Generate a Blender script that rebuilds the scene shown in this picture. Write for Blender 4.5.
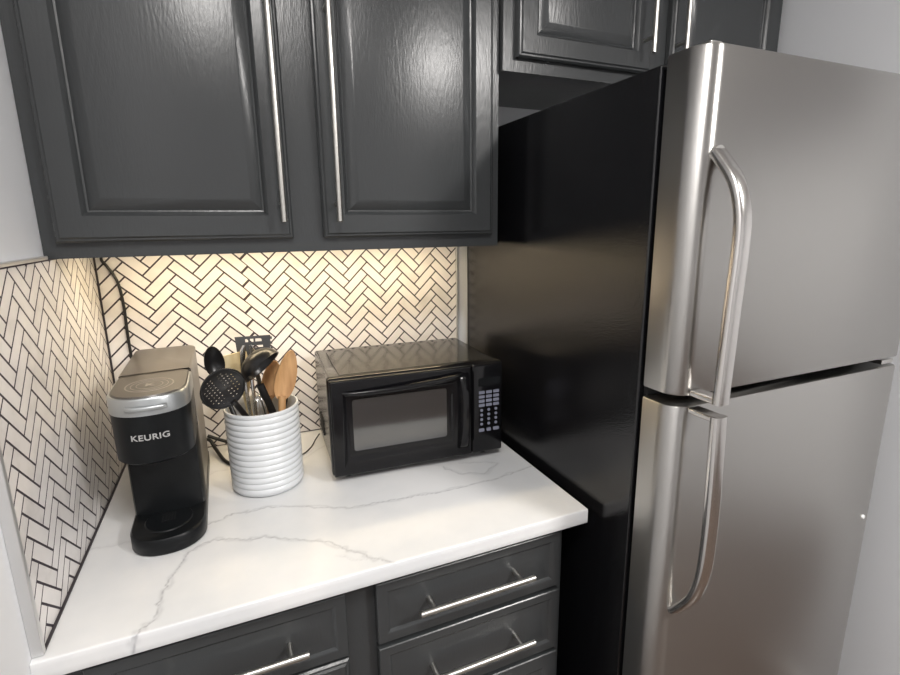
import bpy, bmesh, math, random
from mathutils import Vector, Matrix
random.seed(7)
PI = math.pi
scene = bpy.context.scene
C = scene.collection
for o in list(bpy.data.objects):
    bpy.data.objects.remove(o)

# ---------------------------------------------------------------- camera
cam_d = bpy.data.cameras.new('camera')
cam = bpy.data.objects.new('camera', cam_d); C.objects.link(cam)
yaw, pitch, roll = map(math.radians, (23.03276567, 12.55639821, -0.74067636))
cy, sy, cp, sp = math.cos(yaw), math.sin(yaw), math.cos(pitch), math.sin(pitch)
F = Vector((sy*cp, cy*cp, -sp)); r_ = Vector((cy, -sy, 0)); u_ = r_.cross(F)
a_, b_ = math.cos(roll), math.sin(roll)
RX = a_*r_ + b_*u_; UX = -b_*r_ + a_*u_
cam.matrix_world = Matrix(((RX.x, UX.x, -F.x, 0.28545), (RX.y, UX.y, -F.y, -1.35890), (RX.z, UX.z, -F.z, 1.46828), (0, 0, 0, 1)))
cam_d.sensor_width = 36; cam_d.lens = 504.095/900*36
cam_d.clip_start = 0.02
scene.camera = cam

# ---------------------------------------------------------------- world, light, exposure
w = bpy.data.worlds.new('world'); scene.world = w; w.use_nodes = True
w.node_tree.nodes['Background'].inputs[0].default_value = (0.8, 0.85, 0.95, 1)
w.node_tree.nodes['Background'].inputs[1].default_value = 0.25
scene.view_settings.view_transform = 'Standard'
scene.view_settings.look = 'None'
scene.view_settings.gamma = 1
scene.view_settings.use_curve_mapping = False
scene.view_settings.exposure = -0.12
CEIL_LIGHTS = [((1.62, -2.20), 60), ((0.40, -1.62), 20)]      # (x, y), watts
LED_W = 1.7

# ---------------------------------------------------------------- materials
def mat(name, col=(.5, .5, .5), rough=.5, metal=0, ior=1.5, coat=0, spec=.5, bump=None, em=None):
    m = bpy.data.materials.new(name); m.use_nodes = True
    nt = m.node_tree; b = nt.nodes['Principled BSDF']
    b.inputs['Base Color'].default_value = (*col, 1)
    b.inputs['Roughness'].default_value = rough
    b.inputs['Metallic'].default_value = metal
    b.inputs['IOR'].default_value = ior
    b.inputs['Specular IOR Level'].default_value = spec
    b.inputs['Coat Weight'].default_value = coat
    b.inputs['Coat Roughness'].default_value = .08
    if em:
        b.inputs['Emission Color'].default_value = (*em[0], 1); b.inputs['Emission Strength'].default_value = em[1]
    if bump:   # (scale xyz, noise scale, strength, distance, detail)
        sc, ns, st, di, de = bump
        tc = nt.nodes.new('ShaderNodeTexCoord'); mp = nt.nodes.new('ShaderNodeMapping')
        no = nt.nodes.new('ShaderNodeTexNoise'); bu = nt.nodes.new('ShaderNodeBump')
        mp.inputs['Scale'].default_value = sc; no.inputs['Scale'].default_value = ns; no.inputs['Detail'].default_value = de
        bu.inputs['Strength'].default_value = st; bu.inputs['Distance'].default_value = di
        L = nt.links.new
        L(tc.outputs['Object'], mp.inputs[0]); L(mp.outputs[0], no.inputs[0]); L(no.outputs[0], bu.inputs['Height']); L(bu.outputs[0], b.inputs['Normal'])
    return m

def ramp_color(m, cols, scale=(1, 1, 1), ns=5, detail=4, island=0.0, dist=0.0):
    """noise driven base colour; island adds a random shift for every loose piece"""
    nt = m.node_tree; b = nt.nodes['Principled BSDF']; L = nt.links.new
    tc = nt.nodes.new('ShaderNodeTexCoord'); mp = nt.nodes.new('ShaderNodeMapping'); no = nt.nodes.new('ShaderNodeTexNoise'); cr = nt.nodes.new('ShaderNodeValToRGB')
    mp.inputs['Scale'].default_value = scale; no.inputs['Scale'].default_value = ns; no.inputs['Detail'].default_value = detail
    no.inputs['Distortion'].default_value = dist
    L(tc.outputs['Object'], mp.inputs[0]); L(mp.outputs[0], no.inputs[0])
    els = cr.color_ramp.elements
    while len(els) < len(cols): els.new(.5)
    for e, (p, c) in zip(els, cols): e.position = p; e.color = (*c, 1)
    if island:
        g = nt.nodes.new('ShaderNodeNewGeometry'); ma = nt.nodes.new('ShaderNodeMath'); ma.operation = 'MULTIPLY_ADD'
        ma.inputs[1].default_value = island; L(g.outputs['Random Per Island'], ma.inputs[0]); L(no.outputs[0], ma.inputs[2])
        L(ma.outputs[0], cr.inputs[0])
    else:
        L(no.outputs[0], cr.inputs[0])
    L(cr.outputs[0], b.inputs['Base Color'])
    return m

def cabinet_paint(name, col):
    m = mat(name, col, .27, spec=.5)
    nt = m.node_tree; b = nt.nodes['Principled BSDF']; L = nt.links.new
    tc = nt.nodes.new('ShaderNodeTexCoord'); mp = nt.nodes.new('ShaderNodeMapping'); mp.inputs['Scale'].default_value = (1, 1, .22)
    n1 = nt.nodes.new('ShaderNodeTexNoise'); n1.inputs['Scale'].default_value = 9; n1.inputs['Detail'].default_value = 2
    mu = nt.nodes.new('ShaderNodeMath'); mu.operation = 'MULTIPLY'; mu.inputs[1].default_value = 130
    si = nt.nodes.new('ShaderNodeMath'); si.operation = 'SINE'
    n2 = nt.nodes.new('ShaderNodeTexNoise'); n2.inputs['Scale'].default_value = 330; n2.inputs['Detail'].default_value = 2
    ad = nt.nodes.new('ShaderNodeMath'); ad.operation = 'MULTIPLY_ADD'; ad.inputs[1].default_value = 9.0
    bu = nt.nodes.new('ShaderNodeBump'); bu.inputs['Strength'].default_value = .07; bu.inputs['Distance'].default_value = .0004
    L(tc.outputs['Object'], mp.inputs[0]); L(mp.outputs[0], n1.inputs[0]); L(mp.outputs[0], n2.inputs[0])
    L(n1.outputs[0], mu.inputs[0]); L(mu.outputs[0], si.inputs[0])
    L(n2.outputs[0], ad.inputs[0]); L(si.outputs[0], ad.inputs[2]); L(ad.outputs[0], bu.inputs['Height']); L(bu.outputs[0], b.inputs['Normal'])
    return m

M = {}
M['paint'] = mat('wall_paint', (.80, .81, .83), .55, bump=((1, 1, 1), 220, .12, .001, 2))
M['ceil'] = mat('ceiling_paint', (.8, .8, .8), .8)
M['floor'] = ramp_color(mat('wood_floor', (.2, .1, .06), .35), [(.3, (.075, .05, .036)), (.7, (.12, .08, .058))], (1, 9, 1), 3)
M['cab'] = cabinet_paint('charcoal_cabinet_paint', (.041, .044, .046))
M['cabin'] = mat('cabinet_inner', (.03, .032, .035), .6)
M['nickel'] = mat('brushed_nickel', (.56, .545, .51), .30, 1)
M['alum'] = mat('aluminium_trim', (.66, .66, .66), .4, .7)
M['tile'] = ramp_color(mat('marble_tile', (.8, .78, .75), .22, spec=.5), [(.35, (.68, .65, .63)), (.6, (.79, .76, .745)), (.85, (.84, .81, .795))], (1, 1, 1), 22, 6, .35)
M['grout'] = mat('dark_grout', (.045, .035, .045), .85)
M['caulk'] = mat('dark_caulk', (.03, .025, .03), .6)
M['steel'] = mat('stainless_steel', (.41, .40, .385), .29, 1, bump=((1, 1, 120), 9, .05, .0006, 3))
def brushed(m, an):
    nt = m.node_tree; b = nt.nodes['Principled BSDF']; c = nt.nodes.new('ShaderNodeCombineXYZ'); c.inputs[2].default_value = 1
    b.inputs['Anisotropic'].default_value = an; nt.links.new(c.outputs[0], b.inputs['Tangent'])
brushed(M['steel'], .75)
M['steelh'] = mat('handle_steel', (.62, .60, .58), .20, 1)
M['fblack'] = mat('textured_black_enamel', (.006, .006, .007), .09, spec=.5, bump=((1, 1, 1), 420, .35, .0009, 1))
M['black'] = mat('black_plastic', (.006, .006, .007), .16, spec=.32)
M['mblack'] = mat('matt_black_plastic', (.014, .015, .017), .42)
M['gasket'] = mat('rubber_gasket', (.008, .008, .009), .6)
M['glass'] = mat('dark_window', (.018, .019, .020), .10, ior=2.3)
M['mcase'] = mat('microwave_casing', (.012, .012, .011), .15, spec=.7)
M['display'] = mat('display_glass', (.008, .009, .010), .08)
M['key'] = mat('key_print', (.20, .21, .27), .45)
M['ktaupe'] = mat('warm_grey_plastic', (.085, .076, .068), .28, spec=.6)
M['ksilver'] = mat('silver_plastic', (.42, .44, .45), .33, .7)
M['kblack'] = mat('black_front_plastic', (.006, .007, .008), .38, spec=.22)
M['letter'] = mat('silver_lettering', (.42, .42, .42), .4)
M['ring'] = mat('lid_print', (.32, .29, .26), .4)
M['ceramic'] = mat('white_glazed_ceramic', (.67, .69, .71), .25, spec=.5)
M['nylon'] = mat('black_nylon', (.008, .008, .009), .30)
M['gnylon'] = mat('grey_nylon', (.065, .068, .07), .5)
M['wood1'] = ramp_color(mat('light_wood', (.5, .3, .15), .5), [(.3, (.38, .20, .085)), (.7, (.62, .37, .17))], (9, 9, 1), 9, 4)
M['wood2'] = ramp_color(mat('pale_bamboo', (.6, .5, .3), .5), [(.3, (.60, .46, .24)), (.7, (.74, .62, .38))], (9, 9, 1), 9, 4)
M['wood3'] = ramp_color(mat('brown_wood', (.3, .17, .1), .5), [(.3, (.17, .09, .05)), (.7, (.34, .20, .12))], (9, 9, 1), 9, 4)
M['wire'] = mat('polished_wire', (.75, .74, .72), .18, 1)
M['cable'] = mat('black_cable', (.008, .008, .008), .4)
M['lamp'] = mat('lamp_diffuser', (.9, .9, .9), .5, em=((1, .97, .93), 9))
M['led'] = mat('led_strip', (.9, .85, .7), .5, em=((1, .82, .54), 17))
M['white'] = mat('white_plastic', (.75, .75, .74), .4)

def quartz():
    m = mat('veined_quartz', (.80, .79, .78), .17, spec=.5)
    nt = m.node_tree; b = nt.nodes['Principled BSDF']; L = nt.links.new
    at = nt.nodes.new('ShaderNodeAttribute'); at.attribute_name = 'vein'
    tc = nt.nodes.new('ShaderNodeTexCoord'); n2 = nt.nodes.new('ShaderNodeTexNoise'); n2.inputs['Scale'].default_value = 6; n2.inputs['Detail'].default_value = 5
    L(tc.outputs['Object'], n2.inputs[0])
    cr = nt.nodes.new('ShaderNodeValToRGB'); cr.color_ramp.elements[0].position = .35; cr.color_ramp.elements[0].color = (.69, .70, .71, 1)
    cr.color_ramp.elements[1].position = .6; cr.color_ramp.elements[1].color = (.77, .77, .77, 1)
    L(n2.outputs[0], cr.inputs[0])
    n3 = nt.nodes.new('ShaderNodeTexNoise'); n3.inputs['Scale'].default_value = 60; n3.inputs['Detail'].default_value = 3; L(tc.outputs['Object'], n3.inputs[0])
    mu = nt.nodes.new('ShaderNodeMath'); mu.operation = 'MULTIPLY'; mu.use_clamp = True
    ad = nt.nodes.new('ShaderNodeMath'); ad.operation = 'ADD'; ad.inputs[1].default_value = .34; L(n3.outputs[0], ad.inputs[0])
    L(at.outputs['Fac'], mu.inputs[0]); L(ad.outputs[0], mu.inputs[1])
    mx = nt.nodes.new('ShaderNodeMix'); mx.data_type = 'RGBA'
    L(mu.outputs[0], mx.inputs[0]); L(cr.outputs[0], mx.inputs[6]); mx.inputs[7].default_value = (.33, .33, .35, 1)
    L(mx.outputs[2], b.inputs['Base Color'])
    return m
M['quartz'] = quartz()

# ---------------------------------------------------------------- mesh helpers
class MB:
    def __init__(s): s.v = []; s.f = []
    def add(s, vs, fs):
        n = len(s.v); s.v += [tuple(v) for v in vs]; s.f += [[i+n for i in f] for f in fs]
    def box(s, x0, x1, y0, y1, z0, z1):
        s.add([(x0, y0, z0), (x1, y0, z0), (x1, y1, z0), (x0, y1, z0), (x0, y0, z1), (x1, y0, z1), (x1, y1, z1), (x0, y1, z1)],
              [(3, 2, 1, 0), (4, 5, 6, 7), (0, 1, 5, 4), (1, 2, 6, 5), (2, 3, 7, 6), (3, 0, 4, 7)])
    def loft(s, rings, cap0=True, cap1=True, closed=True):
        n = len(rings[0]); vs = [p for r in rings for p in r]; fs = []
        for i in range(len(rings)-1):
            for j in range(n if closed else n-1):
                k = (j+1) % n
                fs.append((i*n+j, i*n+k, (i+1)*n+k, (i+1)*n+j))
        if cap0: fs.append(tuple(reversed(range(n))))
        if cap1: fs.append(tuple((len(rings)-1)*n+j for j in range(n)))
        s.add(vs, fs)
    def tube(s, pts, r, n=10, ry=None, up=None):
        pts = [Vector(p) for p in pts]; m = len(pts)
        rr = r if isinstance(r, (list, tuple)) else [r]*m
        ry = ry if isinstance(ry, (list, tuple)) else ([ry]*m if ry else rr)
        rings = []; prev = Vector(up) if up else None
        for i, p in enumerate(pts):
            t = (pts[min(i+1, m-1)]-pts[max(i-1, 0)]).normalized()
            if prev is None:
                prev = Vector((0, 0, 1)) if abs(t.z) < .9 else Vector((1, 0, 0))
            a = (prev - t*prev.dot(t)).normalized(); b = t.cross(a); 
            if not up: prev = a
            rings.append([p + a*math.cos(2*PI*k/n)*rr[i] + b*math.sin(2*PI*k/n)*ry[i] for k in range(n)])
        s.loft(rings)
    def lathe(s, prof, cx=0, cy=0, n=64):
        rings = [[(cx+r*math.cos(2*PI*k/n), cy+r*math.sin(2*PI*k/n), z) for k in range(n)] for r, z in prof]
        s.loft(rings, False, False)
    def rings_rect(s, steps, x0, x1, z0, z1):
        """concentric rectangles (inset, y) in the xz plane, closed at the first and last"""
        rings = [[(x0+i, y, z0+i), (x1-i, y, z0+i), (x1-i, y, z1-i), (x0+i, y, z1-i)] for i, y in steps]
        s.loft(rings)

def link(name, me, m, parent=None, bevel=0, seg=3, smooth=True, angle=40):
    me.update()
    o = bpy.data.objects.new(name, me); C.objects.link(o)
    if m: me.materials.append(m)
    bm = bmesh.new(); bm.from_mesh(me); bmesh.ops.recalc_face_normals(bm, faces=bm.faces); bm.to_mesh(me); bm.free()
    if smooth:
        me.polygons.foreach_set('use_smooth', [True]*len(me.polygons))
        me.set_sharp_from_angle(angle=math.radians(angle))
    if bevel:
        b = o.modifiers.new('bevel', 'BEVEL'); b.width = bevel; b.segments = seg; b.limit_method = 'ANGLE'; b.angle_limit = math.radians(30)
        b.harden_normals = True
    if parent: o.parent = parent
    return o
def build(mb, name, m, parent=None, **k):
    me = bpy.data.meshes.new(name); me.from_pydata(mb.v, [], mb.f)
    return link(name, me, m, parent, **k)
def tag(o, label, cat, group=None):
    o['label'] = label; o['category'] = cat
    if group: o['group'] = group
    return o
def struct(o): o['kind'] = 'structure'; return o
def empty(name, label, cat, loc=(0, 0, 0), rz=0, group=None):
    o = bpy.data.objects.new(name, None); C.objects.link(o); o.location = loc; o.rotation_euler.z = rz
    o.empty_display_size = .05
    return tag(o, label, cat, group)
def copy_tree(o, parent=None):
    c = o.copy(); C.objects.link(c); c.parent = parent
    for ch in list(o.children): copy_tree(ch, c)
    return c
def box(name, m, x0, x1, y0, y1, z0, z1, parent=None, bevel=0, **k):
    b = MB(); b.box(x0, x1, y0, y1, z0, z1); return build(b, name, m, parent, bevel=bevel, **k)
def text_mesh(body, size, bold=0.0, depth=.0004, space=1.0, xs=1.0):
    cu = bpy.data.curves.new('text', 'FONT'); cu.body = body; cu.size = size; cu.extrude = depth; cu.offset = bold
    cu.space_character = space; cu.align_x = 'CENTER'; cu.align_y = 'CENTER'
    o = bpy.data.objects.new('text', cu); C.objects.link(o)
    dg = bpy.context.evaluated_depsgraph_get(); me = bpy.data.meshes.new_from_object(o.evaluated_get(dg))
    bpy.data.objects.remove(o); 
    for v in me.vertices: v.co.x *= xs
    return me

# ================================================================ SETTING
CZ = 0.915; H = 2.44; XR = 1.745; XW = 3.2; YF = -4.0
struct(box('floor', M['floor'], -.11, XW+.1, YF-.1, .11, -.1, 0))
struct(box('ceiling', M['ceil'], -.11, XW+.1, YF-.1, .11, H, H+.1))
struct(box('wall_back', M['paint'], -.01, XW+.1, .01, .11, 0, H))
struct(box('wall_left', M['paint'], -.11, -.01, YF-.1, .11, 0, H))
struct(box('wall_right', M['paint'], XR, XR+.1, -1.0, .01, 0, H))
struct(box('wall_far_right', M['paint'], XW, XW+.1, YF-.1, .01, 0, H))
struct(box('wall_front', M['paint'], -.01, XW, YF-.1, YF, 0, H))
struct(box('baseboard_right', M['white'], XR-.012, XR, -1.0, -.02, 0, .10, bevel=.003))
struct(box('baseboard_left', M['white'], -.01, .002, YF, -.66, 0, .10, bevel=.003))
struct(box('baseboard_front', M['white'], .003, XW, YF, YF+.012, 0, .10, bevel=.003))

# ---- herringbone tile
def clip(poly, u0, u1, v0, v1):
    for ax, val, s in ((0, u0, 1), (0, u1, -1), (1, v0, 1), (1, v1, -1)):
        out = []
        for i in range(len(poly)):
            a, b = poly[i], poly[(i+1) % len(poly)]
            da, db = s*(a[ax]-val), s*(b[ax]-val)
            if da >= 0: out.append(a)
            if (da >= 0) != (db >= 0):
                t = da/(da-db); out.append((a[0]+(b[0]-a[0])*t, a[1]+(b[1]-a[1])*t))
        poly = out
        if len(poly) < 3: return []
    return poly
def area(p): return abs(sum(p[i][0]*p[(i+1) % len(p)][1]-p[(i+1) % len(p)][0]*p[i][1] for i in range(len(p)))/2)
def tiles(mb, A, step, pu, rect, to3, h, cols, rows=range(-24, 24), skip=None, ext=None):
    """A: corner of a valley, step: vertical step, pu: horizontal period; tile length L, width W"""
    W = step/math.sqrt(2); g = .0018; s2 = math.sqrt(.5)
    for c in cols:
        for r in rows:
            a = (A[0]+c*pu, A[1]+r*step); Lu = pu/2*math.sqrt(2); kx = pu/(3*step)
            for kind in (0, 1):
                if skip and skip(c, kind): continue
                L = 3*W
                if kind == 0: e1 = (-s2, s2); e2 = (-s2, -s2)
                else: e1 = (s2, s2); e2 = (-s2, s2)
                q = []
                e0 = -.0042 if (ext is not None and c == ext and kind == 0) else 0
                for i, j in ((g+e0, g), (L-g, g), (L-g, W-g), (g+e0, W-g)):
                    q.append((a[0]+(e1[0]*i+e2[0]*j)*kx, a[1]+e1[1]*i+e2[1]*j))
                q = clip(q, *rect)
                if not q or area(q) < 2e-6: continue
                mu = sum(p[0] for p in q)/len(q); mv = sum(p[1] for p in q)/len(q)
                def sh(p, d):
                    dx, dy = p[0]-mu, p[1]-mv; l = math.hypot(dx, dy) or 1
                    return (p[0]-dx/l*min(d, l*.5), p[1]-dy/l*min(d, l*.5))
                mb.loft([[to3(*p, 0) for p in q], [to3(*p, h*.5) for p in q], [to3(*sh(p, .0002), h) for p in q]], cap0=False)

TOP = 1.43
bs = empty('backsplash', 'herringbone tile backsplash with dark grout on the back wall behind the microwave', 'backsplash', (.443, .01, CZ))
def put(o, p):                       # keep world coordinates under a parent with location only
    o.parent = p; o.matrix_parent_inverse = Matrix.Translation(p.location).inverted(); return o
put(box('grout', M['grout'], .000, .886, .0002, .0098, CZ+.001, 1.439), bs)
t = MB(); to3 = lambda u, v, d: (u, .0002-d, v)
rect = (.002, .884, CZ+.003, 1.438); step = .0337
A1 = (.0905+.0168, 1.3625-.0168)
tiles(t, A1, step, .1045, (.002, .50, CZ+.003, 1.438), to3, .0002, range(-2, 3), skip=lambda c, k: c == 2 and k == 1, ext=2)
A2 = (.353+.0168, 1.374-.0168)
tiles(t, A2, step, .1003, (.2, .884, CZ+.003, 1.438), to3, .0002, range(0, 8))
put(build(t, 'tile_field', M['tile'], smooth=False), bs)
put(box('edge_trim', M['alum'], .8845, .8895, -.004, .0098, CZ+.001, 1.439, bevel=.001), bs)

bl = empty('backsplash', 'herringbone tile backsplash on the left wall beside the coffee maker', 'backsplash', (-.0055, -.31, CZ))
put(box('grout', M['grout'], -.0098, -.0002, -.616, .0015, CZ+.001, 1.4199), bl)
t = MB(); to3 = lambda u, v, d: (-.0002+d, u, v)
tiles(t, (-.407, 1.176), .0342, .110, (-.614, -.001, CZ+.003, 1.418), to3, .0002, range(-3, 6))
put(build(t, 'tile_field', M['tile'], smooth=False), bl)
put(box('edge_trim', M['alum'], -.0098, .004, -.626, -.6165, CZ+.001, 1.430, bevel=.0012), bl)
put(box('top_trim', M['alum'], -.0098, .002, -.6165, -.309, 1.4205, 1.4265, bevel=.001), bl)
put(box('caulk_line', M['caulk'], 0.0, .0035, -.616, -.001, CZ+.0003, CZ+.0035), bl)
put(box('corner_caulk', M['caulk'], 0.0003, .004, -.004, -.0003, CZ+.004, 1.418), bl)

# ================================================================ COUNTERTOP
V = [  # grey veins: points on the worktop (x, y), half width, strength
  ([(.101,-.668),(.107,-.642),(.115,-.626),(.132,-.614),(.132,-.578),(.140,-.542),(.144,-.514),(.157,-.487),(.162,-.461),(.183,-.444),(.204,-.438),(.232,-.445),(.260,-.463),(.292,-.465),(.320,-.483),(.354,-.507),(.396,-.528),(.419,-.563),(.443,-.589),(.460,-.609),(.487,-.633)], .0021, .85),
  ([(.188,-.379),(.214,-.372),(.238,-.358),(.269,-.365),(.300,-.361),(.369,-.391),(.408,-.412),(.455,-.433),(.514,-.439),(.577,-.444),(.621,-.451),(.689,-.453),(.751,-.451),(.819,-.444),(.882,-.432)], .0020, .8),
  ([(.691,-.351),(.714,-.396),(.769,-.416),(.818,-.386)], .0030, .6),
  ([(.736,-.348),(.793,-.368),(.818,-.386)], .0024, .4),
  ([(.460,-.609),(.43,-.60),(.40,-.575)], .0016, .3),
  ([(.004,-.379),(.034,-.381),(.065,-.381)], .004, .3),
  ([(.47,-.10),(.40,-.17),(.20,-.15),(.12,-.22)], .0025, .3),
]
def wob(pl, amp, n, seed):
    rnd = random.Random(seed); out = []
    for (a, b) in zip(pl, pl[1:]):
        for k in range(n):
            f = k/n; out.append((a[0]+(b[0]-a[0])*f+rnd.uniform(-amp, amp), a[1]+(b[1]-a[1])*f+rnd.uniform(-amp, amp)))
    return out+[pl[-1]]
def countertop():
    x0, x1, y0, y1, z0, z1 = -.0095, .886, -.635, .0015, CZ-.03, CZ
    nx, ny = 340, 240
    b = .002
    xs = [x0+(x1-x0)*i/nx for i in range(nx+1)]; ys = [y0+b+(y1-y0-b)*j/ny for j in range(ny+1)]
    vs = []; fs = []
    for j in range(ny+1):
        for i in range(nx+1): vs.append((xs[i], ys[j], z1))
    # front rows: rounded edge then front face
    rows = [(y0+.0006, z1-.0006), (y0, z1-.002), (y0, z1-.010), (y0, z1-.019), (y0, z0+.002), (y0+.001, z0)]
    # order grid so row -1 is the front
    grid = [[(xs[i], y, z) for i in range(nx+1)] for (y, z) in reversed(rows)]
    allrows = grid+[[(xs[i], ys[j], z1) for i in range(nx+1)] for j in range(ny+1)]
    vs = [p for r in allrows for p in r]; n = nx+1; R = len(allrows)
    for j in range(R-1):
        for i in range(nx): fs.append((j*n+i, j*n+i+1, (j+1)*n+i+1, (j+1)*n+i))
    # bottom, back and sides
    base = len(vs); vs += [(x0, y1, z0), (x1, y1, z0)]
    fs.append((0, base, base+1)+tuple(range(nx, 0, -1)))
    fs.append((base, (R-1)*n)+tuple((R-1)*n+i for i in range(1, nx+1))+(base+1,))
    fs.append((base,)+tuple(j*n for j in range(0, R))[:]); fs.append((base+1,)+tuple(j*n+nx for j in range(R-1, -1, -1)))
    me = bpy.data.meshes.new('countertop'); me.from_pydata(vs, [], fs)
    at = me.attributes.new('vein', 'FLOAT', 'POINT')
    val = [0.0]*len(vs)
    for k, (pl, hw, st) in enumerate(V):
        for q, (pp, s2, h2) in enumerate(((wob(pl, .0034, 5, k), st, hw*.62), (wob(pl, .007, 3, k+50), st*.38, hw*1.5))):
            segs = list(zip(pp, pp[1:]))
            for (a, c) in segs:
                mnx, mxx = min(a[0], c[0])-.012, max(a[0], c[0])+.012; mny, mxy = min(a[1], c[1])-.012, max(a[1], c[1])+.012
                dx, dy = c[0]-a[0], c[1]-a[1]; l2 = dx*dx+dy*dy or 1e-9
                i0 = max(0, int((mnx-x0)/(x1-x0)*nx)); i1 = min(nx, int((mxx-x0)/(x1-x0)*nx)+1)
                for j in range(R):
                    yy = allrows[j][0][1]; 
                    if j < len(rows): yy = y0-(z1-allrows[j][0][2])*.9
                    if yy < mny or yy > mxy: continue
                    for i in range(i0, i1+1):
                        px, py = xs[i], yy
                        tt = max(0, min(1, ((px-a[0])*dx+(py-a[1])*dy)/l2))
                        d = math.hypot(px-a[0]-tt*dx, py-a[1]-tt*dy)
                        v = s2*math.exp(-(d/h2)**2)
                        if v > val[j*n+i]: val[j*n+i] = v
    at.data.foreach_set('value', val)
    o = link('countertop', me, M['quartz'], angle=60)
    return tag(o, 'white quartz countertop with grey veins over the base cabinets', 'countertop')
countertop()

# ================================================================ CABINETS
YB = .009
def panel_front(x0, x1, z0, z1, yf, inset=.048, field=.020, dep=.0105):
    """raised-panel front: outer face at yf (towards -y), back at yf+.02"""
    b = MB()
    oe = [(0, yf+.0198), (0, yf+.007), (.003, yf+.0035), (.006, yf+.003), (.009, yf)] if dep > .006 else [(0, yf+.0198), (0, yf+.0016), (.0016, yf)]
    st = oe + [ (inset-.004, yf), (inset, yf+dep*.35), (inset+.003, yf+dep*.9),
          (inset+.006, yf+dep), (inset+.004+field, yf+.001), (inset+.008+field, yf+.0003)]
    b.rings_rect(st, x0, x1, z0, z1); return b
def bar_handle(vertical, x, z, L, yf, cc, r=.0055):
    """bar pull, centre x, z; returns a mesh; stands 30 mm off yf"""
    b = MB(); y = yf-.033
    d = (0, 0, 1) if vertical else (1, 0, 0)
    p = lambda s, yy: (x+d[0]*s, yy, z+d[2]*s)
    h = L/2
    b.tube([p(-h, y), p(-h+.0008, y), p(h-.0008, y), p(h, y)], [r*.8, r, r, r*.8], 16)
    for s in (-cc/2, cc/2): b.tube([p(s, y+r*.6), p(s, yf+.0005)], .0042, 12)
    return b

def upper_cabinet(label, x0, x1, z0, z1, yff, doors, handle_len, rec=.022):
    e = empty('wall_cabinet', label, 'cabinet', ((x0+x1)/2, YB, z0))
    body = MB()
    body.box(x0, x1, yff+.0195, YB, z0+rec, z1)                      # box with recessed underside
    body.box(x0, x0+.016, yff+.0195, -.001, z0, z0+rec-.0002); body.box(x1-.016, x1, yff+.0195, -.001, z0, z0+rec-.0002)
    put(build(body, 'body', M['cab'], smooth=False), e)
    fr = MB(); xs = [x0]+[d for dd in doors for d in dd]+[x1]
    fw = .012
    op = [(a+fw, b-fw) for a, b in doors]; zz0, zz1 = z0+.04, z1-.04
    edges = [x0]+[v for ab in op for v in ab]+[x1]
    for i in range(0, len(edges), 2): fr.box(edges[i], edges[i+1], yff, yff+.019, z0, z1)
    for a, b in op: fr.box(a, b, yff, yff+.019, z0, zz0); fr.box(a, b, yff, yff+.019, zz1, z1)
    put(build(fr, 'face_frame', M['cab'], smooth=False), e)
    for i, (a, b) in enumerate(doors):
        yf = yff-.0205
        d = build(panel_front(a, b, z0+.027, z1-.027, yf), 'door', M['cab'], angle=25); put(d, e)
        hx = b-(.019 if handle_len > .3 else .027) if i == 0 else a+(.027 if handle_len > .3 else .014)
        hz0 = z0+.058 if handle_len > .3 else z0+.060
        hb = build(bar_handle(True, hx, hz0+handle_len/2, handle_len, yf, handle_len-.07), 'handle', M['nickel'])
        hb.parent = d
    return e
uc = upper_cabinet('large charcoal wall cabinet with two tall doors above the microwave and coffee maker', -.0095, .866, 1.420, 2.18, -.287, [(.014, .402), (.461, .845)], .42)
oc = upper_cabinet('small charcoal wall cabinet with short doors above the refrigerator', .868, 1.735, 1.797, 2.18, -.302, [(.897, 1.268), (1.328, 1.705)], .20, rec=.0005)

def lower_cabinet():
    e = empty('base_cabinet', 'charcoal base cabinet with drawers under the quartz countertop', 'cabinet', (.43, -.3, 0))
    x0, x1, yff, z1 = -.009, .853, -.598, CZ-.0305
    b = MB(); b.box(x0, x1, yff+.0195, YB, .10, z1); b.box(x0, x1, -.53, YB, 0, .0998); put(build(b, 'body', M['cab'], smooth=False), e)
    fr = MB(); fr.box(x0, .05, yff, yff+.019, .10, z1); fr.box(.394, .468, yff, yff+.019, .10, z1); fr.box(.834, x1, yff, yff+.019, .10, z1)
    for a, c in ((.0502, .3938), (.4682, .8338)):
        fr.box(a, c, yff, yff+.019, z1-.02, z1); fr.box(a, c, yff, yff+.019, .10, .13); fr.box(a, c, yff, yff+.019, .725, .757)
    put(build(fr, 'face_frame', M['cab'], smooth=False), e)
    yf = yff-.0205
    def drawer(xa, xb, za, zb, name='drawer', inset=.020, field=.018):
        d = build(panel_front(xa, xb, za, zb, yf, inset, field, .0045 if name == 'drawer' else .0105), name, M['cab'], angle=25); put(d, e); return d
    def hnd(d, x, z):
        h = build(bar_handle(False, x, z, .231, yf, .176), 'handle', M['nickel']); h.parent = d
    d = drawer(.457, .836, .7475, .869); hnd(d, .640, .813)
    d = drawer(.457, .836, .598, .7375); hnd(d, .672 if False else .644, .666)
    d = drawer(.457, .836, .14, .588, inset=.035, field=.02); hnd(d, .644, .50)
    d = drawer(.038, .405, .7475, .869); hnd(d, .222, .807)
    d = drawer(.038, .405, .14, .7375, 'door', .048, .02)
    h = build(bar_handle(True, .378, .56, .231, yf, .176), 'handle', M['nickel']); h.parent = d
lower_cabinet()

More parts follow.
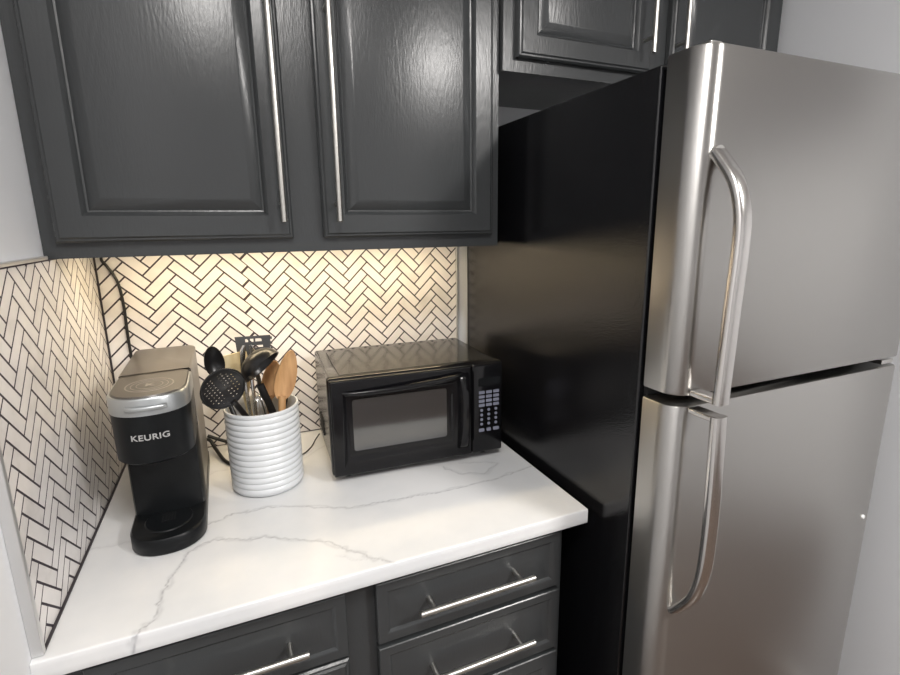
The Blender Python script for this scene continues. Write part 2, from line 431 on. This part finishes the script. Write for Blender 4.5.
# under-cabinet LED light
ul = empty('under_cabinet_light', 'slim warm LED light bar under the wall cabinet above the counter', 'light', (.44, -.14, 1.4415))
put(box('housing', M['white'], .06, .84, -.155, -.125, 1.434, 1.4415, bevel=.002), ul)
put(box('diffuser', M['led'], .065, .835, -.152, -.128, 1.4245, 1.4338), ul)
for k in range(3):
    ld = bpy.data.lights.new('led_glow', 'AREA'); ld.shape = 'RECTANGLE'; ld.size = .24; ld.size_y = .02; ld.energy = LED_W/3; ld.color = (1, .80, .50)
    lo = bpy.data.objects.new('led_glow', ld); C.objects.link(lo); lo.location = (.19+.26*k, -.14, 1.4240); put(lo, ul)

# ceiling lights
for i, ((x, y), wt) in enumerate(CEIL_LIGHTS):
    e = empty('ceiling_light', ['round flush ceiling light near the middle of the room', 'round flush ceiling light behind the counter area'][i], 'light', (x, y, H), group='flush ceiling lights')
    b = MB(); b.lathe([(.001, H-.0005), (.175, H-.0005), (.175, H-.03), (.165, H-.032), (.165, H-.006), (.001, H-.006)], x, y, 48); put(build(b, 'rim', M['white']), e)
    b = MB(); b.lathe([(.0005, H-.045), (.08, H-.043), (.14, H-.036), (.1645, H-.022), (.1645, H-.008), (.0005, H-.008)], x, y, 48); put(build(b, 'diffuser', M['lamp']), e)
    ld = bpy.data.lights.new('ceiling_glow', 'AREA'); ld.shape = 'DISK'; ld.size = .34; ld.energy = wt; ld.color = (1, .97, .94)
    lo = bpy.data.objects.new('ceiling_glow', ld); C.objects.link(lo); lo.location = (x, y, H-.05); put(lo, e)

# ================================================================ REFRIGERATOR
FX0, FX1 = .906, 1.512
fr = empty('refrigerator', 'stainless steel top-freezer refrigerator with black sides to the right of the counter', 'refrigerator', (1.21, -.4, 0))
b = MB(); b.box(FX0, FX1, -.725, -.03, .03, 1.700); put(build(b, 'cabinet_body', M['fblack'], bevel=.004), fr)
b = MB(); b.box(FX0+.012, FX1-.012, -.7345, -.7255, .12, 1.695); put(build(b, 'gasket', M['gasket'], smooth=False), fr)
b = MB(); b.box(FX0+.01, FX1-.01, -.715, -.7, .0, .0295); put(build(b, 'foot_rail', M['gasket'], smooth=False), fr)
b = MB(); b.box(FX0+.01, FX1-.01, -.09, -.05, 0, .0295); put(build(b, 'foot_rail', M['gasket'], smooth=False), fr)
b = MB(); b.box(FX0+.006, FX1-.006, -.755, -.7265, .035, .112)
put(build(b, 'kick_grille', M['gasket'], bevel=.003), fr)
def door_profile(z, ins=0):
    yb, yf, r = -.736, -.806, .034
    pts = [(FX1-ins, yb), (FX0+ins, yb), (FX0+ins, yf+r+.004)]
    for k in range(1, 14):
        a = PI+ (PI/2)*k/13; pts.append((FX0+r+(r-ins)*math.cos(a), yf+r+(r-ins)*math.sin(a)))
    for k in range(13, 0, -1):
        a = -(PI/2)*(1-(13-k)/13*1.0); rr = .012
        pts.append((FX1-rr+(rr-ins)*math.cos(a), yf+rr+(rr-ins)*math.sin(a)))
    pts.append((FX1-ins, yf+.016))
    return [(x, y, z) for x, y in pts]
def fridge_door(z0, z1):
    b = MB(); e = .004
    b.loft([door_profile(z0, e), door_profile(z0+.0012, .0012), door_profile(z0+e, 0), door_profile(z1-e, 0), door_profile(z1-.0012, .0012), door_profile(z1, e)])
    return b
dz = ((1.197, 1.710), (.118, 1.180))
def smooth_path(P, n=8):
    """Catmull-Rom through P"""
    P = [Vector(p) for p in P]; Q = [P[0]]+P+[P[-1]]; out = []
    for i in range(1, len(Q)-2):
        for k in range(n):
            t = k/n; a, b, c, d = Q[i-1], Q[i], Q[i+1], Q[i+2]
            out.append(.5*((2*b)+(-a+c)*t+(2*a-5*b+4*c-d)*t*t+(-a+3*b-3*c+d)*t**3))
    return out+[P[-1]]
for i, (z0, z1) in enumerate(dz):
    d = build(fridge_door(z0, z1), 'door', M['steel'], angle=30); put(d, fr)
    d['label'] = ['freezer door in brushed stainless steel', 'tall lower door in brushed stainless steel'][i]
    hx, yf = .943, -.806
    if i == 0: path = [(hx, yf-.001, 1.565), (hx, yf-.012, 1.553), (hx, yf-.036, 1.522), (hx, yf-.050, 1.480), (hx, yf-.053, 1.43), (hx, yf-.051, 1.35), (hx, yf-.049, 1.25), (hx, yf-.048, 1.199)]
    else: path = [(hx, yf-.048, 1.179), (hx, yf-.050, 1.13), (hx, yf-.053, 1.05), (hx, yf-.054, .97), (hx, yf-.051, .905), (hx, yf-.038, .853), (hx, yf-.012, .812), (hx, yf-.001, .802)]
    pts = smooth_path(path); n = len(pts)
    b = MB(); rings = []
    for k, p in enumerate(pts):
        t = (pts[min(k+1, n-1)]-pts[max(k-1, 0)]).normalized(); side = Vector((1, 0, 0)); nn = side.cross(t)
        wv, dv = .0135, .0085
        rings.append([p+side*(wv*math.copysign(abs(math.cos(q))**.65, math.cos(q)))+nn*(dv*math.copysign(abs(math.sin(q))**.65, math.sin(q))) for q in [2*PI*j/20 for j in range(20)]])
    b.loft(rings)
    hd = build(b, 'handle', M['steelh'], angle=50); hd.parent = d
    # bracket from the door edge out to the straight end of the handle
    zb = (1.1985, 1.2085) if i == 0 else (1.1700, 1.1795)
    b = MB(); b.box(hx-.0125, hx+.0125, yf-.054, yf-.0005, *zb); k = build(b, 'bracket', M['steelh'], bevel=.003); k.parent = hd
    b = MB(); zz = 1.5665 if i == 0 else .8015
    b.tube([(hx, yf-.0005, zz), (hx, yf-.005, zz)], [.010, .009], 20, ry=[.012, .010]); k = build(b, 'mount_plate', M['steelh']); k.parent = hd
    b = MB(); sz = 1.565 if i == 0 else .812
b = MB(); b.box(FX0+.018, FX0+.040, -.795, -.775, 1.7105, 1.7150); put(build(b, 'hinge_cover', M['steelh'], bevel=.002), fr)
b = MB(); b.box(FX1-.07, FX1-.012, -.79, -.70, 1.7105, 1.719); put(build(b, 'hinge_cover', M['gasket'], bevel=.003), fr)
b = MB(); b.box(FX1-.045, FX1-.008, -.80, -.72, 1.183, 1.192); put(build(b, 'center_hinge', M['steelh'], bevel=.001), fr)
b = MB(); b.tube([(FX1-.028, -.8062, .842), (FX1-.028, -.8095, .842)], [.005, .004], 14); put(build(b, 'door_bumper', M['white']), fr)

# ================================================================ MICROWAVE
mw = empty('microwave', 'black countertop microwave oven with keypad beside the refrigerator', 'microwave', (.4425, -.3265, CZ+.0003), math.radians(-2.6))
MWW, MWH, MWD, Z0 = .407, .224, .285, .016      # local: x right, y back, z up from the counter
def mbuild(b, name, m, par=None, **k):
    o = build(b, name, m, **k); o.parent = par or mw; return o
b = MB()
def rr(x0, x1, z0, z1, r, y, n=5):
    pts = []
    for cx, cz, a0 in ((x1-r, z0+r, -PI/2), (x1-r, z1-r, 0), (x0+r, z1-r, PI/2), (x0+r, z0+r, PI)):
        for k in range(n+1):
            a = a0+PI/2*k/n; pts.append((cx+r*math.cos(a), y, cz+r*math.sin(a)))
    return pts
b.loft([rr(.004, MWW-.004, Z0+.002, Z0+MWH-.003, .006, y) for y in (.022, MWD-.003)] + [rr(.007, MWW-.007, Z0+.005, Z0+MWH-.006, .006, MWD)])
b.box(.03, MWW-.03, .03, MWD-.03, Z0+MWH-.0035, Z0+MWH-.0015)
body = mbuild(b, 'casing', M['mcase'], angle=50)
b = MB()      # side vents
for k in range(9): b.box(.0025, .0040, .17+k*.008, .174+k*.008, Z0+.03, Z0+.07)
mbuild(b, 'side_vent', M['gasket'], body, smooth=False)
# front bezel frame
XD = .327
b = MB(); b.loft([rr(0, MWW, Z0, Z0+MWH, .007, .0218), rr(0, MWW, Z0, Z0+MWH, .007, .006), rr(.0035, MWW-.0035, Z0+.0035, Z0+MWH-.0035, .006, .0012), rr(.006, MWW-.006, Z0+.006, Z0+MWH-.006, .005, .0005)])
mbuild(b, 'bezel', M['black'], angle=50)
# door with sloped recess around the window
z0, z1 = Z0+.003, Z0+MWH-.003
b = MB()
def rct(x0, x1, za, zb, y): return [(x0, y, za), (x1, y, za), (x1, y, zb), (x0, y, zb)]
b.loft([rct(.003, XD-.001, z0, z1, .0003), rct(.003, XD-.001, z0, z1, -.0075), rct(.006, XD-.004, z0+.003, z1-.003, -.0105),
        [(.024, -.0115, z0+.015), (.303, -.0115, z0+.013), (.301, -.0115, z1-.027), (.030, -.0115, z1-.027)],
        [(.034, -.0035, z0+.034), (.280, -.0035, z0+.034), (.279, -.0035, z1-.038), (.036, -.0035, z1-.038)],
        [(.045, -.0030, z0+.050), (.268, -.0030, z0+.050), (.270, -.0030, z1-.044), (.045, -.0030, z1-.044)]])
door = mbuild(b, 'door', M['black'], bevel=.0015, angle=30)
b = MB(); b.loft([rr(.049, .265, z0+.053, z1-.047, .006, -.0031), rr(.049, .265, z0+.053, z1-.047, .006, -.0042)])
mbuild(b, 'window', M['glass'], door, angle=50)
# curved top lip of the door and the vertical grip
b = MB(); pts = smooth_path([(.028, -.012, z1-.027), (.06, -.017, z1-.030), (.15, -.021, z1-.028), (.24, -.022, z1-.023), (.285, -.022, z1-.018), (.301, -.018, z1-.014)], 6)
b.tube(pts, [.003+.004*math.sin(PI*min(1, k/(len(pts)-1)*1.0)) for k in range(len(pts))], 12, ry=[.002+.004*math.sin(PI*k/(len(pts)-1)) for k in range(len(pts))])
mbuild(b, 'door_lip', M['black'], door, angle=60)
b = MB(); rings = []
for k in range(25):
    f = k/24; zz = z0+.022+f*(z1-.014-z0-.022); dd = .006+.022*math.sin(PI*f)**.5; wd = .010+.003*abs(2*f-1)**3
    xc = .302
    rings.append([(xc-wd, -.008, zz), (xc-wd*.8, -.010-dd*.8, zz), (xc-wd*.3, -.010-dd, zz), (xc+wd*.5, -.010-dd, zz), (xc+wd, -.010-dd*.7, zz), (xc+wd*1.1, -.008, zz)])
b.loft(rings); mbuild(b, 'handle', M['black'], door, angle=50)
b = MB(); b.loft([rr(.276, .291, z0+.055, z0+.155, .005, -.0030), rr(.276, .291, z0+.055, z0+.155, .005, -.0038)]); mbuild(b, 'grip_recess', M['gasket'], door)
# control panel
b = MB(); b.loft([rr(XD+.001, MWW-.003, z0, z1, .003, .0003), rr(XD+.001, MWW-.003, z0, z1, .003, -.0075), rr(XD+.004, MWW-.006, z0+.003, z1-.003, .003, -.0105)])
pan = mbuild(b, 'control_panel', M['black'], angle=40)
b = MB(); b.loft([rr(.342, .398, z1-.052, z1-.032, .002, -.0104), rr(.342, .398, z1-.052, z1-.032, .002, -.0112)]); mbuild(b, 'display', M['display'], pan)
def button(x0, x1, za, zb, r=.001):
    b = MB(); b.loft([rr(x0, x1, za, zb, r, -.0104, 3), rr(x0, x1, za, zb, r, -.0117, 3)]); mbuild(b, 'button', M['key'], pan, angle=50)
for rw in range(4):
    for c in range(3):
        button(.3430+c*.0185, .3575+c*.0185, z1-.071-rw*.0105, z1-.064-rw*.0105)
for rw in range(4):
    for c in range(3):
        xx = .3500+c*.0185; zz = z1-.1115-rw*.0115; button(xx-.0035, xx+.0035, zz-.0035, zz+.0035, .0034)
for c, (xa, xb) in enumerate(((.343, .357), (.363, .374), (.380, .395))): button(xa, xb, z1-.165, z1-.157, .002)
for x in (.03, MWW-.045):
    for y in (.035, MWD-.05):
        b = MB(); b.lathe([(.0005, 0), (.010, 0), (.012, Z0+.0022), (.0005, Z0+.0022)], x+.008, y, 20); mbuild(b, 'foot', M['gasket'])

# ================================================================ COFFEE MAKER
km = empty('coffee_maker', 'slim black single-cup coffee maker in the counter corner by the left wall', 'coffee maker', (.130, -.263, CZ+.0003), math.radians(1.0))
def kbuild(b, name, m, par=None, **k):
    o = build(b, name, m, **k); o.parent = par or km; return o
def kfront(x, hw=.061, D=.062, p=2.2, yfr=-.190):
    return yfr + D*(1-max(0, 1-min(1, abs(x/hw))**p)**(1/p))
def kplan(z, yb=.190, ins=0):
    """top view outline with a rounded front"""
    hw = .061-ins; yb -= ins
    pts = [(hw, yb-.012), (hw-.012, yb), (-hw+.012, yb), (-hw, yb-.012)]
    for k in range(33):
        a = PI*k/32; x = -hw*math.cos(a); pts.append((x, kfront(x, hw, .062-ins*.5)+ins))
    return [(x, y, z) for x, y in pts]
# rear tower
b = MB(); b.loft([[(x, y, z) for x, y in ((.060, .176), (.050, .188), (-.050, .188), (-.060, .176), (-.060, -.0295), (.060, -.0295))] for z in (.002,   .2865)] +
                 [[(x, y, .2900) for x, y in ((.057, .174), (.048, .185), (-.048, .185), (-.057, .174), (-.057, -.04), (.057, -.0295))]])
kbuild(b, 'water_tank_tower', M['ktaupe'], angle=50)
# base
b = MB(); b.loft([kplan(0, ins=.003), kplan(.003), kplan(.026), kplan(.030, ins=.003)])
base = kbuild(b, 'base', M['kblack'], angle=50)
b = MB(); b.loft([[(x, y-.005, .0298) for x, y in [(.040*math.cos(a), -.115+.045*math.sin(a)) for a in [2*PI*k/32 for k in range(32)]]],
                  [(x, y-.005, .0318) for x, y in [(.038*math.cos(a), -.115+.043*math.sin(a)) for a in [2*PI*k/32 for k in range(32)]]]])
dt = kbuild(b, 'drip_tray', M['kblack'], base)
b = MB()
for k in range(5): b.box(-.012+k*.005, -.0095+k*.005, -.13, -.10, .0316, .0322)
kbuild(b, 'drip_slots', M['gasket'], dt, smooth=False)
# column behind the cup area
b = MB(); b.loft([[(x, y, z) for x, y in ((.0602, -.0298), (-.0602, -.0298), (-.0602, -.072), (-.056, -.084), (-.030, -.092), (0, -.094), (.030, -.092), (.056, -.084), (.0602, -.072))] for z in (.0295, .176)])
kbuild(b, 'column', M['kblack'], angle=50)
# brew head
b = MB(); b.loft([kplan(.170, ins=.006, yb=-.036), kplan(.174, ins=.001, yb=-.036), kplan(.256, yb=-.036)])
head = kbuild(b, 'brew_head', M['kblack'], angle=50)
b = MB(); b.lathe([(.0005, .158), (.016, .158), (.020, .1702), (.0005, .1702)], 0, -.12, 24); kbuild(b, 'nozzle', M['mblack'], head)
# silver band, lid
b = MB(); b.loft([kplan(.2565, yb=-.03, ins=-.0008), kplan(.2825, yb=-.03, ins=-.0008), kplan(.2855, yb=-.03, ins=.0012)])
band = kbuild(b, 'silver_band', M['ksilver'], angle=50)
b = MB()
for sgn in (0,):
    pts = [(x, kfront(x)-.0038, .270) for x in [-.030+.060*k/12 for k in range(13)]]
    b.tube(pts, [.0035]+[.0048]*11+[.0035], 10, ry=[.002]+[.0045]*11+[.002], up=(0, 0, 1))
kbuild(b, 'lid_grip', M['ksilver'], band, angle=50)
b = MB(); b.loft([kplan(.2856, ins=.0035, yb=-.0255), kplan(.2885, ins=.005, yb=-.024)])
lid = kbuild(b, 'lid', M['ktaupe'], angle=40)
b = MB()
for ro, wd in ((.036, .0022), (.028, .0012), (.020, .0012)):
    n = 48; rings = []
    for r, z in ((ro, .2884), (ro, .2889), (ro-wd, .2889), (ro-wd, .2884)):
        rings.append([(r*1.05*math.cos(2*PI*k/n), -.118+r*1.15*math.sin(2*PI*k/n), z) for k in range(n)])
    b.loft(rings, False, False)
kbuild(b, 'ring_emblem', M['ring'], lid)
me = text_mesh('K', .022, .0008); o = link('lid_letter', me, M['ring'], smooth=False); o.parent = lid; o.location = (0, -.118, .2887)
me = text_mesh('KEURIG', .0140, .00022, .0003, 1.08, 1.12)
for v in me.vertices:      # letters follow the bowed front
    v.co = Vector((v.co.x, kfront(v.co.x)-.0006-v.co.z, v.co.y+.219))
o = link('brand_lettering', me, M['letter'], smooth=False); o.parent = head

# ================================================================ CANISTER AND UTENSILS
CX, CY = .313, -.254
zt = CZ+.184
b = MB(); prof = [(.0005, CZ), (.066, CZ), (.071, CZ+.003)]
nr = 13; zA, zB = CZ+.006, CZ+.174
for k in range(nr):
    for q in range(6):
        f = (k+q/6)/nr; prof.append((.0725+.0028*math.sin(PI*q/6)**.8+.0006*f, zA+(zB-zA)*f))
prof += [(.0735, zB), (.0755, CZ+.177), (.0762, CZ+.181), (.0750, zt), (.0722, zt), (.0705, CZ+.180), (.0690, CZ+.169), (.0680, CZ+.012), (.0005, CZ+.010)]
b.lathe([(r, z+.0003) for r, z in prof], CX, CY, 72)
o = build(b, 'utensil_canister', M['ceramic'], angle=60); tag(o, 'white ribbed ceramic canister holding kitchen utensils on the counter', 'canister')

def frame(origin, up, facing):
    """matrix: local z along up, local -y towards facing"""
    z = Vector(up).normalized(); f = Vector(facing); y = -(f - z*f.dot(z)).normalized(); x = y.cross(z)
    return Matrix(((x.x, y.x, z.x, origin[0]), (x.y, y.y, z.y, origin[1]), (x.z, y.z, z.z, origin[2]), (0, 0, 0, 1)))
def rod(p, q, r0, r1, n=10, flat=None):
    b = MB(); p, q = Vector(p), Vector(q); k = 6
    pts = [p.lerp(q, i/k) for i in range(k+1)]
    b.tube(pts, [r0+(r1-r0)*i/k for i in range(k+1)], n, ry=([flat]*(k+1) if flat else None), up=(0, 1, .0) if flat else None)
    return b
def head_from_outline(outline, thick, holes=None, bend=0.0):
    """solid plate in the local xz plane"""
    b = MB()
    f = lambda x, z, y: (x, y+bend*(x*x)*-1, z)
    b.loft([[f(x, z, thick/2) for x, z in outline], [f(x, z, -thick/2) for x, z in outline]])
    return b
def utensil(name, label, cat, grip, tip, mh, r0=.005, r1=.005, flat=None):
    """Empty at the grip end inside the canister, with a handle child"""
    e = empty(name, label, cat, grip, group=None)
    h = build(rod(grip, tip, r0, r1, flat=flat), 'handle', mh, angle=60); put(h, e)
    return e
CAMV = Vector((.285, -1.36, 1.47))
def spoon_outline(w, h, n=28, p=.12):
    return [(w/2*math.sin(a)*(1+p*math.cos(a)), h/2-h/2*math.cos(a)) for a in [2*PI*k/n for k in range(n)]]
def spoon_bowl(w, h, depth, thick, n=32, m=8, p=.10):
    b = MB(); front = []; back = []
    for i in range(m+1):
        s = 1-i/m if i < m else .02
        rf = [(w/2*math.sin(a)*s*(1+p*math.cos(a)), 0+depth*(1-s*s), h/2-h/2*math.cos(a)*s) for a in [2*PI*k/n for k in range(n)]]
        front.append(rf); back.append([(x, y+thick, z) for x, y, z in rf])
    b.loft(list(reversed(back))+front)
    return b

def plane_head(e, bld, name, m, origin, up, facing, **k):
    o = build(bld, name, m, **k); 
    mtx = frame(origin, up, facing); o.data.transform(mtx); put(o, e); return o

# skimmer: round black head with square holes
g = Vector((.345, -.225, .950)); hc = Vector((.2446, -.308, 1.158))
up = (hc-g).normalized()
e = utensil('slotted_skimmer', 'round black slotted skimmer with square holes leaning left in the canister', 'skimmer', g, hc-up*.036, M['nylon'], .0055, .006)
N = 34; R = .0422
me = bpy.data.meshes.new('skimmer_head'); bm = bmesh.new()
gv = {}
def gvert(i, j, s):
    if (i, j, s) not in gv:
        x = (i/N*2-1)*R; z = (j/N*2-1)*R; d = math.hypot(x, z)
        yy = .010*(1-(min(d, R)/R)**2)
        gv[(i, j, s)] = bm.verts.new((x, yy+(.0022 if s else 0), z))
    return gv[(i, j, s)]
cells = set()
for i in range(N):
    for j in range(N):
        x = ((i+.5)/N*2-1)*R; z = ((j+.5)/N*2-1)*R
        if math.hypot(x, z) > R*1.0: continue
        hole = i % 3 == 1 and j % 3 == 1 and math.hypot(x, z) < R*.84 and not (abs(x+.003) < .0045)
        if not hole: cells.add((i, j))
for (i, j) in cells:
    bm.faces.new([gvert(i, j, 0), gvert(i+1, j, 0), gvert(i+1, j+1, 0), gvert(i, j+1, 0)])
    bm.faces.new([gvert(i, j+1, 1), gvert(i+1, j+1, 1), gvert(i+1, j, 1), gvert(i, j, 1)])
    for di, dj, a, c in ((-1, 0, (0, 1), (0, 0)), (1, 0, (1, 0), (1, 1)), (0, -1, (0, 0), (1, 0)), (0, 1, (1, 1), (0, 1))):
        if (i+di, j+dj) not in cells:
            bm.faces.new([gvert(i+a[0], j+a[1], 1), gvert(i+c[0], j+c[1], 1), gvert(i+c[0], j+c[1], 0), gvert(i+a[0], j+a[1], 0)][::-1])
bm.to_mesh(me); bm.free()
o = link('head', me, M['nylon'], angle=60); o.data.transform(frame(hc, up, (CAMV-hc).normalized()+Vector((-.1, 0, .25)))); put(o, e)
b = MB(); n = 56
b.tube([(R*math.cos(2*PI*k/n), .001, R*math.sin(2*PI*k/n)) for k in range(n+1)], .0022, 8, up=(0, 1, 0))
o = plane_head(e, b, 'rim', M['nylon'], hc, up, (CAMV-hc).normalized()+Vector((-.1, 0, .25)))

# ladle: bowl open to the lower right, seen from outside
g = Vector((.366, -.240, .975)); j0 = Vector((.3135, -.269, 1.146))
e = utensil('soup_ladle', 'black soup ladle with its bowl tipped over the canister', 'ladle', g, j0, M['nylon'], .0045, .0045, flat=.0080)
bc = Vector((.3208, -.268, 1.184)); ax = Vector((.62, -.38, -.72)).normalized()      # opening direction
b = MB(); n = 36; R = .0445; ro = []; ri = []
for k in range(9):
    a = PI/2*k/8; ro.append((R*math.cos(a) if k < 8 else .0006, R*.80*math.sin(a)))
    ri.append(((R-.0022)*math.cos(a) if k < 8 else .0006, (R*.80-.0022)*math.sin(a)))
prof = list(reversed(ri))+[(R+.0006, -.001)]+ro
b.lathe(prof, 0, 0, n)
o = build(b, 'bowl', M['nylon'], angle=60); o.data.transform(Matrix.Translation(bc) @ Vector((0, 0, 1)).rotation_difference(-ax).to_matrix().to_4x4()); put(o, e)

# black solid spoon behind, left
g = Vector((.300, -.300, .94)); c0 = Vector((.232, -.215, 1.163)); up = (c0-g).normalized()
e = utensil('serving_spoon', 'black serving spoon at the back left of the canister', 'spoon', g, c0, M['nylon'], .005, .005)
plane_head(e, spoon_bowl(.040, .068, .010, .002), 'bowl', M['nylon'], c0-up*.004, (-.10, -.02, 1), CAMV-c0+Vector((.2, 0, 0)), angle=60)

# wooden spoons
g = Vector((.335, -.302, .94)); c0 = Vector((.353, -.268, 1.105)); up = Vector((.028, -.002, .10)).normalized()
e = utensil('wooden_spoon', 'light wooden spoon with a large oval head at the right of the canister', 'spoon', g, c0+up*.01, M['wood1'], .0055, .008)
plane_head(e, spoon_bowl(.043, .112, .008, .005, p=.22), 'bowl', M['wood1'], c0, up, CAMV-c0+Vector((.25, 0, 0)), angle=60)
g = Vector((.322, -.215, .94)); c0 = Vector((.328, -.222, 1.095)); up = Vector((.025, .0, .10)).normalized()
e = utensil('wooden_spoon', 'smaller wooden spoon half hidden behind the ladle bowl', 'spoon', g, c0+up*.01, M['wood1'], .005, .007)
plane_head(e, spoon_bowl(.040, .090, .008, .004), 'bowl', M['wood1'], c0, up, CAMV-c0, angle=60)
# black spatula edge behind the right spoon
g = Vector((.354, -.212, .94)); c0 = Vector((.354, -.225, 1.060)); up = Vector((.026, -.003, .10)).normalized()
e = utensil('spatula', 'narrow black spatula behind the large wooden spoon', 'spatula', g, c0+up*.005, M['nylon'], .005, .004)
plane_head(e, head_from_outline([(-.005, 0), (.005, 0), (.007, .02), (.009, .068), (.006, .076), (-.006, .076), (-.009, .068), (-.007, .02)], .002), 'blade', M['nylon'], c0, up, CAMV-c0, bevel=.0006)
# bamboo turner
g = Vector((.303, -.206, .94)); c0 = Vector((.283, -.200, 1.11)); up = Vector((-.016, .004, .10)).normalized()
e = utensil('bamboo_turner', 'pale yellow bamboo turner standing behind the skimmer', 'turner', g, c0+up*.005, M['wood2'], .006, .006)
plane_head(e, head_from_outline([(-.008, 0), (.008, 0), (.024, .035), (.026, .090), (.022, .094), (-.024, .094), (-.026, .088), (-.022, .035)], .004), 'blade', M['wood2'], c0, up, CAMV-c0, bevel=.0012)
# grey slotted turner at the back, upright
g = Vector((.338, -.200, .94)); c0 = Vector((.309, -.187, 1.168)); up = Vector((.002, .006, .10)).normalized()
e = utensil('slotted_turner', 'grey slotted turner standing tallest at the back of the canister', 'turner', g, c0+up*.004, M['gnylon'], .005, .005)
b = MB(); 
zz = [0, .016, .024, .036, .056, .060, .071, .078]     # rows of the blade, from the neck up
def hw(z): return .010+.0220*min(1, z/.016) + .006*z/.078
def slab(x0a, x0b, x1a, x1b, za, zb):
    b.loft([[(x0a, y, za), (x1a, y, za), (x1b, y, zb), (x0b, y, zb)] for y in (-.0012, .0012)])
def row(za, zb, cuts=()):
    ed = [None]+[v for c in cuts for v in c]+[None]
    for i in range(0, len(ed), 2):
        l, r = ed[i], ed[i+1]
        slab(-hw(za) if l is None else l, -hw(zb) if l is None else l, hw(za) if r is None else r, hw(zb) if r is None else r, za, zb)
row(0, .016); row(.016, .036); row(.036, .0405); row(.0405, .0455, ((-.005, .020),)); row(.0455, .0535)
row(.0535, .0605, ((-.016, -.010), (-.006, .001), (.005, .018))); row(.0605, .0665)
for k in range(4): b.box(hw(.04)+.0005, hw(.04)+.005, -.0012, .0012, .024+k*.011, .030+k*.011)
plane_head(e, b, 'blade', M['gnylon'], c0, up, CAMV-c0, smooth=False)
# whisk and tongs: steel wires and a brown handle in the middle
g = Vector((.322, -.268, .94)); c0 = Vector((.312, -.275, 1.04)); up = Vector((-.006, -.002, .10)).normalized()
e = utensil('whisk', 'small steel wire whisk between the skimmer and the ladle handle', 'whisk', g, c0, M['wire'], .006, .005)
b = MB()
for k in range(5):
    a = PI*k/5; pts = []
    for q in range(17):
        f = q/16*2*PI; rr_ = .013*math.sin(q/16*2*PI)
        hz = .045*(1-math.cos(q/16*2*PI)); pts.append((rr_*math.cos(a), rr_*math.sin(a), hz))
    b.tube(pts, .0008, 6)
o = build(b, 'wires', M['wire']); o.data.transform(frame(c0-up*.004, up, (0, -1, 0))); put(o, e)
g = Vector((.300, -.226, .94)); c0 = Vector((.297, -.207, 1.17))
e = empty('kitchen_tongs', 'steel tongs end peeking above the ladle bowl', 'tongs', g)
b = MB()
for s in (-1, 1): b.tube([g+Vector((s*.003, 0, 0)), (c0.x+s*.008-.006, c0.y, c0.z), (c0.x+s*.010, c0.y, c0.z+.038), (c0.x+s*.006, c0.y, c0.z+.050)], [.003, .004, .006, .003], 10, ry=[.0012]*4)
put(build(b, 'arm', M['wire'], angle=60), e)

# ================================================================ CORDS
def cord(par, pts, r):
    b = MB(); b.tube(smooth_path(pts, 8), r, 8); o = build(b, 'cord', M['cable'], angle=80); o['label'] = 'black power cord'
    o.parent = par; bpy.context.view_layer.update(); o.matrix_parent_inverse = par.matrix_world.inverted(); return o
cord(ul, [(.068, -.135, 1.4375), (.050, -.090, 1.436), (.030, -.025, 1.428), (.016, -.006, 1.405), (.026, -.005, 1.385), (.040, -.005, 1.352), (.045, -.005, 1.30), (.044, -.005, 1.22), (.046, -.005, 1.12), (.050, -.006, 1.00), (.055, -.012, .94), (.075, -.022, .9195)], .0032)
cord(km, [(.150, -.062, .955), (.185, -.030, .950), (.200, -.045, .930), (.222, -.110, .9205), (.250, -.145, .9195), (.285, -.140, .9195), (.30, -.10, .9195), (.27, -.05, .925), (.22, -.03, .940), (.185, -.018, .955)], .0042)
cord(mw, [(.300, -.135, .9172), (.345, -.150, .9172), (.394, -.148, .9172), (.422, -.125, .922), (.438, -.108, .935), (.4495, -.10, .945)], .0016)
